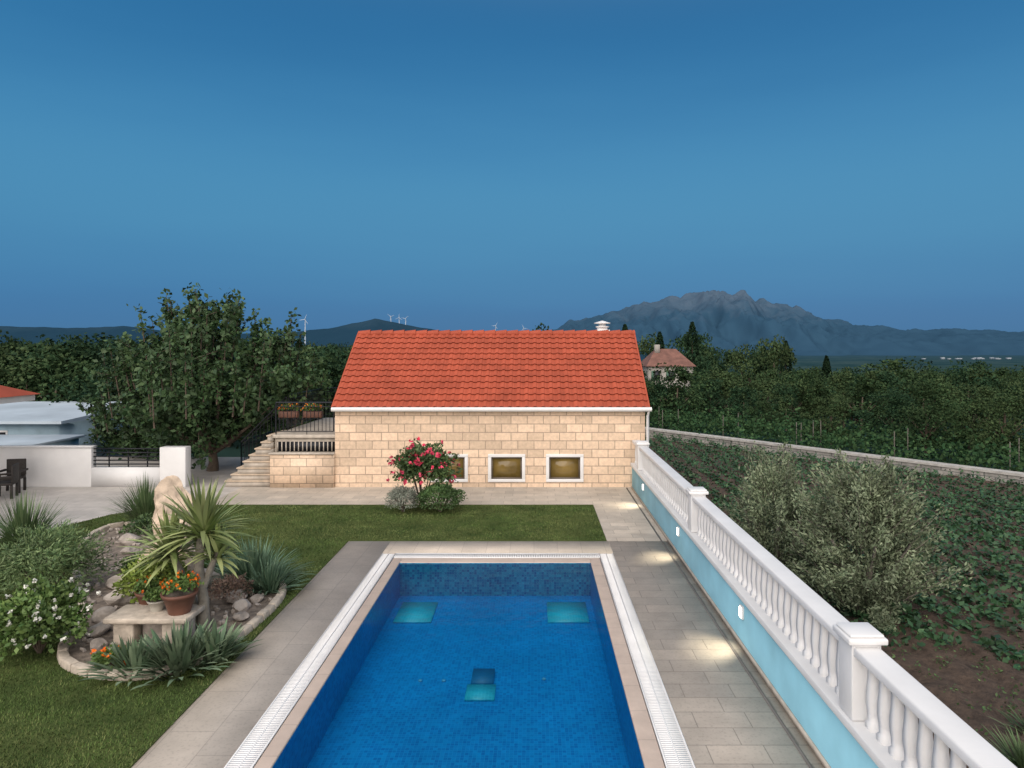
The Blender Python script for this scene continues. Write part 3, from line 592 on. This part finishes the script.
rocks('x',[(-6.25,11.75,1.0,.36)],M_rockw,5,SO,3.2,1.0); rocks('x',[(-6.0,11.6,.5,.30)],M_rockw,4,SO,1.9,.9); rocks('x',[(-6.55,11.7,.4,.28)],M_rockw,4,SO,1.7,.9)
TB=group('stone_bench'); box('top',-6.15,-4.95,9.72,10.3,.36,.44,M_edge,TB,.02); box('leg_1',-6.05,-5.75,9.8,10.2,.03,.36,M_edge,TB,.02); box('leg_2',-5.35,-5.05,9.8,10.2,.03,.36,M_edge,TB,.02); box('block',-5.72,-5.4,9.95,10.2,.03,.355,M_rock,TB,.03)
def pot(x,y,z,r,h,mm,plant,fl,fn,lr=None):
    G=group('flower_pot'); lathe('pot',[(r*.62,z),(r*.72,z+h*.3),(r*.92,z+h*.8),(r,z+h*.82),(r*1.06,z+h),(r*.92,z+h),(r*.88,z+h*.9)],x,y,mm,G,24,cap=False)
    lathe('soil',[(r*.9,z+h*.88),(.01,z+h*.9)],x,y,M_soil,G,20,cap=False)
    lr=lr or r; C,d=ell_pts(600,(x,y,z+h+lr*.35),(lr*1.1,lr*1.1,lr*.6),.3,.3,3); V_,F_=leavesVF(C,.06,1.6,.5); np_obj('foliage',V_,F_,plant,G)
    if fn:
        C,d=ell_pts(fn,(x,y,z+h+lr*.4),(lr*1.1,lr*1.1,lr*.65),.95,.2,3); pp=[leavesVF(q+rng.normal(size=(7,3))*.012,.036,1.1,.5) for q in C if q[2]>z+h]; V_,F_=merge(pp); np_obj('flowers',V_,F_,fl,G)
pot(-5.18,9.98,.44,.24,.30,M_terra,ML_green,MF_orange,22)
pot(-5.55,10.05,.44,.13,.16,mat('pale_pot',(.4,.38,.33),.6),ML_green,MF_white,0,lr=.16)
pot(-5.85,10.4,.36,.2,.25,M_terra,ML_green,MF_orange,8)
bush('lime_shrub',(-6.0,10.75,.6),(.5,.45,.4),2800,.08,leafmat('lime',(.14,.21,.03),(.26,.32,.08)))
bush('heather_shrub',(-5.1,11.5,.22),(.35,.35,.25),1500,.05,leafmat('heather',(.12,.07,.06),(.24,.17,.12)),3)
bush('marigold_clump',(-5.6,9.15,.12),(.35,.18,.16),900,.06,ML_green,1.6,.3,.4,(MF_orange,12,.045))
bush('ground_cover',(-7.2,13.0,.18),(.7,.55,.22),2500,.06,ML_green); bush('ground_cover',(-5.9,13.0,.15),(.6,.3,.2),1800,.06,ML_bush); bush('ground_cover',(-8.6,15.6,.2),(.7,.5,.3),2500,.07,ML_bush)
for x in (-7.75,-7.0):
    G=group('flower_box'); box('trough',x-.3,x+.3,21.5,21.72,2.1,2.3,M_terra,G,.02); boxes('bracket',[(x-.25,x-.22,21.31,21.72,2.05,2.1),(x+.22,x+.25,21.31,21.72,2.05,2.1)],M_metal,G)
    C,d=ell_pts(600,(x,21.6,2.38),(.32,.14,.14),.3,.3,2); V_,F_=leavesVF(C,.06,1.5,.5); np_obj('foliage',V_,F_,ML_green,G)
    C,d=ell_pts(50,(x,21.58,2.4),(.33,.15,.15),.9,.3,2); V_,F_=leavesVF(C,.06,1.1,.5); np_obj('flowers',V_,F_,MF_orange,G)
# ---------------------------------------------------------------- left side
GW=group('garden_wall')
box('wall_left',-25,-13.75,21.2,21.45,-.02,1.2,M_white,GW,.01); box('wall_low',-13.75,-11.6,21.2,21.45,-.02,.58,M_white,GW); box('pillar',-11.6,-10.8,21.15,21.5,-.02,1.22,M_white,GW,.01)
boxes('grille',[(-13.74,-11.61,21.29,21.33,z,z+.035) for z in (.66,.78,.90,1.02,1.14)]+[(x,x+.03,21.335,21.36,.58,1.17) for x in (-13.3,-12.7,-12.1)],M_metal,GW)
box('coping',-25,-13.74,21.17,21.48,1.2,1.25,M_white,GW)
OB=group('outbuilding'); M_tur=mat('pale_blue_wall',(.33,.46,.54),.7,.12,2); M_gr=mat('grey_roof',(.36,.42,.47),.7,.15,.6)
box('walls',-30,-20.9,30,36,-1.2,1.0,M_tur,OB)
V=[(-30.3,29.6,1.0),(-20.5,29.6,1.0),(-20.5,36.4,1.0),(-30.3,36.4,1.0),(-30.3,29.6,1.12),(-20.5,29.6,1.12),(-20.5,36.4,1.45),(-30.3,36.4,1.45)]
mesh_obj('roof',V,[tuple(f) for f in BF],M_gr,OB)
boxes('openings',[(-24,-23.2,29.96,29.999,-.6,.6)],M_metal,OB); boxes('frames',[(-24.08,-23.12,29.97,29.995,-.6,.68)],M_white,OB)
boxes('annex',[(-27,-19.6,26.5,29.4,-1.2,.45)],M_tur,OB); boxes('annex_roof',[(-27.2,-19.4,26.3,29.5,.45,.56)],M_gr,OB,.02)
PR=group('porch')
box('eave',-22,-15.05,13.5,20.6,2.72,2.90,M_white,PR,.01)
V=[(-22,13.4,2.91),(-14.95,13.4,2.91),(-14.95,20.7,2.91),(-22,20.7,2.91),(-22,17,4.6),(-17.6,17,4.3)]
setvar(mesh_obj('roof',V,[(0,1,5,4),(1,2,5),(2,3,4,5)],m_tile,PR),.4)
boxes('columns',[(-16.6,-16.3,13.8,14.1,0,2.72),(-16.6,-16.3,20.1,20.4,0,2.72)],M_white,PR)
Mw=mat('wicker',(.03,.025,.022),.7,.3,30,.5,60)
def chair(x,y,a):
    G=group('garden_chair')
    boxes('seat',[(-.26,.26,-.26,.26,.38,.45)],Mw,G,.02); boxes('backrest',[(-.26,.26,.22,.28,.45,.95)],Mw,G,.02)
    boxes('arms',[(-.32,-.26,-.24,.26,.6,.66),(.26,.32,-.24,.26,.6,.66),(-.32,-.27,-.24,-.18,0,.6),(.27,.32,-.24,-.18,0,.6)],Mw,G,.01)
    boxes('legs',[(-.26,-.2,.2,.26,0,.38),(.2,.26,.2,.26,0,.38)],Mw,G)
    G.location=(x,y,0); G.rotation_euler=(0,0,a)
chair(-15.2,19.6,-1.2); chair(-15.6,20.4,.2)
# ---------------------------------------------------------------- field
m,nt,p=newmat('soil'); L=nt.links.new; tc=N(nt,'ShaderNodeTexCoord'); nn=N(nt,'ShaderNodeTexNoise'); nn.inputs['Scale'].default_value=5; nn.inputs['Detail'].default_value=10; nn.inputs['Roughness'].default_value=.75; L(tc.outputs['Object'],nn.inputs[0])
r1=N(nt,'ShaderNodeValToRGB'); r1.color_ramp.elements[0].position=.35; r1.color_ramp.elements[0].color=(.045,.030,.022,1); r1.color_ramp.elements[1].position=.7; r1.color_ramp.elements[1].color=(.16,.11,.08,1)
L(nn.outputs['Fac'],r1.inputs[0]); L(r1.outputs[0],p.inputs['Base Color']); p.inputs['Roughness'].default_value=1
bp=N(nt,'ShaderNodeBump'); bp.inputs['Distance'].default_value=.12; bp.inputs['Strength'].default_value=1; L(nn.outputs['Fac'],bp.inputs['Height']); L(bp.outputs[0],p.inputs['Normal'])
wall_line=[(3.5,47.5),(7.1,42),(13,34.6),(19.2,26.8),(26,18.5),(34,9),(42,0)]
fieldpts=[(3.22,-2),(3.22,27),(3.5,47.4)]+[(x-.1,y-.1) for x,y in wall_line[1:]]+[(42,-2)]
gx=np.arange(3.25,30,.14); gy=np.arange(3,30,.14); V=[]
for y in gy:
    for x in gx: V.append((x,y,max(-1.165,-1.07+.07*mnoise.fractal(Vector((x*2.2,y*2.2,0)),1,2,4)+.03*math.sin(x*9+.6*math.sin(y*.3)))))
nX=len(gx); F=[(j*nX+i,j*nX+i+1,(j+1)*nX+i+1,(j+1)*nX+i) for j in range(len(gy)-1) for i in range(nX-1)]
FD=group('crop_field'); mesh_obj('tilled_soil',V,F,m,FD,True)
slab('field_soil',fieldpts,-1.3,-1.18,m,FD)
C=[]
for x0 in np.arange(3.9,34,.86):
    ycs=np.arange(9,47,.28); xs_=x0+rng.normal(size=len(ycs))*.04
    k=inpoly(xs_,ycs,fieldpts); xs_=xs_[k]; ycs=ycs[k]
    lim=11.2+1.6*mnoise.noise(Vector((x0*.35,0,0)))-min(max(x0-8,0),5)*.35
    pr=np.clip((ycs-lim)/2.2,0,1)*.97; k=rng.random(len(ycs))<pr
    for x,y in zip(xs_[k],ycs[k]):
        n_=34 if y<24 else 18; s=rng.uniform(.8,1.2); q=rng.normal(size=(n_,3))*np.array([.17,.17,.13])*s; q[:,2]=np.abs(q[:,2])+.04; C.append(q+np.array([x,y,-1.10]))
C=np.vstack(C); V_,F_=leavesVF(C,.14,1.5,1.4); np_obj('crops',V_,F_,leafmat('crop_leaves',(.018,.056,.026),(.052,.112,.046)),FD)
k=[]
for i in range(420):
    x=rng.uniform(3.5,13); y=rng.uniform(5,14); k.append(np.array([x,y,-1.03])+rng.normal(size=(12,3))*np.array([.07,.07,.03]))
V_,F_=leavesVF(np.vstack(k),.06,2,1); np_obj('weeds',V_,F_,ML_bush,FD)
tuft('weed_clump',(6.3,8.7),200,.3,.6,.03,1,.3,ML_blade,.4,z=-1.08); tuft('weed_clump',(7.0,9.5),120,.2,.4,.03,1,.3,ML_blade,.4,z=-1.08)
FW=group('field_wall'); M_fw=tilemat('field_wall_stone',(.36,.34,.31),(.26,.25,.23),(.15,.15,.14),.5,.22,.02,'XZ',var=.3); M_cap=mat('cap',(.40,.385,.36),.8,.25,3)
for a,b in zip(wall_line[:-1],wall_line[1:]):
    a=np.array(a);b=np.array(b); d=(b-a)/np.linalg.norm(b-a); nn_=np.array([-d[1],d[0]])*.2
    for nm,hw,z0,z1,mm in (('wall',1,-1.25,-.72,M_fw),('cap',1.3,-.72,-.62,M_cap)):
        q=nn_*hw; V=[(*(a-q),z0),(*(b-q),z0),(*(b+q),z0),(*(a+q),z0),(*(a-q),z1),(*(b-q),z1),(*(b+q),z1),(*(a+q),z1)]
        mesh_obj(nm,V,[tuple(f) for f in BF],mm,FW)
VY=group('vineyard'); C=[];parts=[]
nl=np.array([.77,.64])
for r_ in range(5):
    off=1.0+r_*1.7
    for a,b in zip(wall_line[:-1],wall_line[1:]):
        a=np.array(a)+nl*off; b=np.array(b)+nl*off; n_=int(np.linalg.norm(b-a)/.45)
        for i in range(n_):
            q=a+(b-a)*(i+rng.random()*.5)/n_; z=tz(*q); hh=rng.uniform(.7,1.25)
            C.append(np.array([q[0],q[1],z+.72*hh])+rng.normal(size=(42,3))*np.array([.30,.30,.38*hh]))
            if i%10==0 and r_<2: parts.append(tubeVF([(q[0],q[1],z),(q[0],q[1],z+1.65)],.026,5))
V_,F_=leavesVF(np.vstack(C),.19,1.3,.3); np_obj('vines',V_,F_,leafmat('vine_leaves',(.016,.048,.020),(.048,.092,.036),.8,.1),VY)
V_,F_=merge(parts); np_obj('posts',V_,F_,mat('post',(.14,.13,.11),.8),VY)
# ---------------------------------------------------------------- woodland
def tree_mesh(seed,ml,n=2400,narrow=1.0,ls=.042):
    r_=np.random.default_rng(seed); nc=r_.integers(16,26); parts=[]
    for i in range(nc):
        a=r_.uniform(0,6.28); zc=r_.uniform(.18,.90); rd=narrow*.42*math.sin(math.pi*min(1,(zc*.85+.12)))*r_.uniform(.2,1.0); cr_=r_.uniform(.07,.17)
        m_=n//nc; d=unit(r_.normal(size=(m_,3))); rad=cr_*(.4+.75*r_.random(m_)); parts.append(np.array([math.cos(a)*rd,math.sin(a)*rd,zc])+d*rad[:,None]*np.array([1.15,1.15,.85]))
    V1,F1=leavesVF(np.vstack(parts),ls,1.5,.5)
    V2,F2=merge([tubeVF([(0,0,-.05),(.01,0,.25),(0,.01,.6)],[.028,.02,.008],6)]+[tubeVF([(0,0,.25),(math.cos(i*1.3)*.2,math.sin(i*1.3)*.2,.5)],[.014,.004],4) for i in range(5)])
    V=np.vstack([V1,V2]); F=np.vstack([F1,F2+len(V1)]); me=np_mesh('woodland_tree',V,F,ml); me.materials.append(M_bark)
    mi=np.zeros(len(F),np.int32); mi[len(F1):]=1; me.polygons.foreach_set('material_index',mi); return me
ML_d3=leafmat('woodland_leaves_c',(.03,.060,.024),(.072,.105,.044),.8,.1)
tm=[tree_mesh(20+i,(ML_dark,ML_dark2,ML_dark,ML_d3)[i%4]) for i in range(8)]
tnear=[tree_mesh(50+i,(ML_dark2,ML_d3,ML_dark)[i],6500,1.0,.028) for i in range(3)]
WD=group('woodland')
def put(x,y,h,wf=1.0,me=None):
    o=bpy.data.objects.new('tree',me or random.choice(tm)); o.location=(x,y,tz(x,y)-.1); o.scale=(h*wf,h*wf,h); o.rotation_euler=(0,0,random.uniform(0,6.28)); link(o,WD)
cnt=0
for it in range(6000):
    if cnt>820: break
    D=45+ (random.random()**1.7)*330; s=random.uniform(-.86,.82); x=s*D
    if x>4 and x*.83+D<61: continue
    if .145<s<.25 and 60<D<84: continue
    if s>.12: top=4.3-D*.036+random.gauss(0,.6); 
    else: top=4.3+D*.006+random.gauss(0,.6)
    if .17<s<.36 and 86<D<130: top=4.3+D*random.uniform(.0,.032)
    h=top-tz(x,D)
    if h<2 : continue
    put(x,D,h,random.uniform(.85,1.35) if h<7 else random.uniform(.6,.85)); cnt+=1
for (x,y,top,wf) in [(-24,38,3.8,1.2),(-28,40,4.5,1.1),(-20,41,4.2,1.2),(-17,38,4.0,1.1),(-14,40,4.3,1.1),(-10.5,42,4.4,1.1),(-12.5,36,3.2,1.1),(-32,43,4.6,1.2),(-7.5,40,3.9,1.2),(-22,46,4.6,1.2),(-26,48,4.8,1.2),(-34,47,4.4,1.2),(-19,33,2.2,1.2),(-16.5,32,2.0,1.2),
                    (11.2,66,.6,1.5),(13.4,70,.7,1.3),(15.2,72,.5,1.3),(17,70,1.0,1.3),(12.4,74,1.2,1.1),(18.6,73,2.2,1.0),(11.2,78,3.4,.9),(19.6,80,3.6,.9),
                    (14,49,1.0,1.3),(17,46,1.3,1.2),(11,52,.8,1.2),(31,36,2.5,1.2),(26,39,2.3,1.2)]:
    put(x,y,top-tz(x,y),wf)
for i,(x,y,top,wf) in enumerate([(19.8,34.5,2.9,1.1),(22.8,33,3.0,1.1),(26,32.5,3.0,1.1),(29,30,2.8,1.1),(17,39,1.9,1.2),(20.5,39,2.2,1.2),(14.5,43.5,1.1,1.2),(23.6,37,2.5,1.1)]):
    put(x,y,top-tz(x,y),wf,tnear[i%3])
for (x,y,top) in [(33.2,90,5.2),(31,92,4.4),(20.4,88,7.6),(36,84,3.3),(17.5,95,6.5),(12,90,7.4)]:
    G=group('cypress_tree'); z0=tz(x,y); h=top-z0; n_=2600; t=rng.random(n_)**.8; th=rng.uniform(0,6.28,n_); r_=h*.085*np.sin(np.pi*np.clip(t*.9+.08,0,1))**.7*rng.uniform(.5,1.1,n_)
    C=np.stack([x+np.cos(th)*r_,y+np.sin(th)*r_,z0+.4+t*(h-.4)],1); V_,F_=leavesVF(C,.35,2.2,0,np.tile([0,0,1.],(n_,1))); np_obj('foliage',V_,F_,ML_cyp,G)
    V_,F_=tubeVF([(x,y,z0-.1),(x,y,z0+h*.8)],[.18,.05],6); np_obj('trunk',V_,F_,M_bark,G)
DH=group('stone_farmhouse'); M_dh=mat('farmhouse_wall',(.30,.285,.26),.8,.2,.8); M_dr=mat('farmhouse_roof',(.17,.08,.06),.8,.3,1.5,.4,6)
z0=tz(15,80); box('walls',13.1,18.2,78,84,z0-.5,2.2,M_dh,DH)
V=[(12.8,77.7,2.2),(18.5,77.7,2.2),(18.5,84.3,2.2),(12.8,84.3,2.2),(14.4,81,4.2),(16.8,81,4.2)]
mesh_obj('roof',V,[(0,1,5,4),(1,2,5),(2,3,4,5),(3,0,4),(3,2,1,0)],M_dr,DH)
boxes('windows',[(x,x+.7,77.95,77.999,z,z+1.1) for x in (13.7,15.4,17.0) for z in (.6,-2)],M_metal,DH)
boxes('shutters',[(x-.3,x-.02,77.94,77.99,z,z+1.1) for x in (13.7,15.4,17.0) for z in (.6,-2)],mat('shutter',(.05,.12,.08),.7),DH)
boxes('chimney',[(14.2,14.8,80.2,80.8,3.6,4.7)],M_dh,DH)
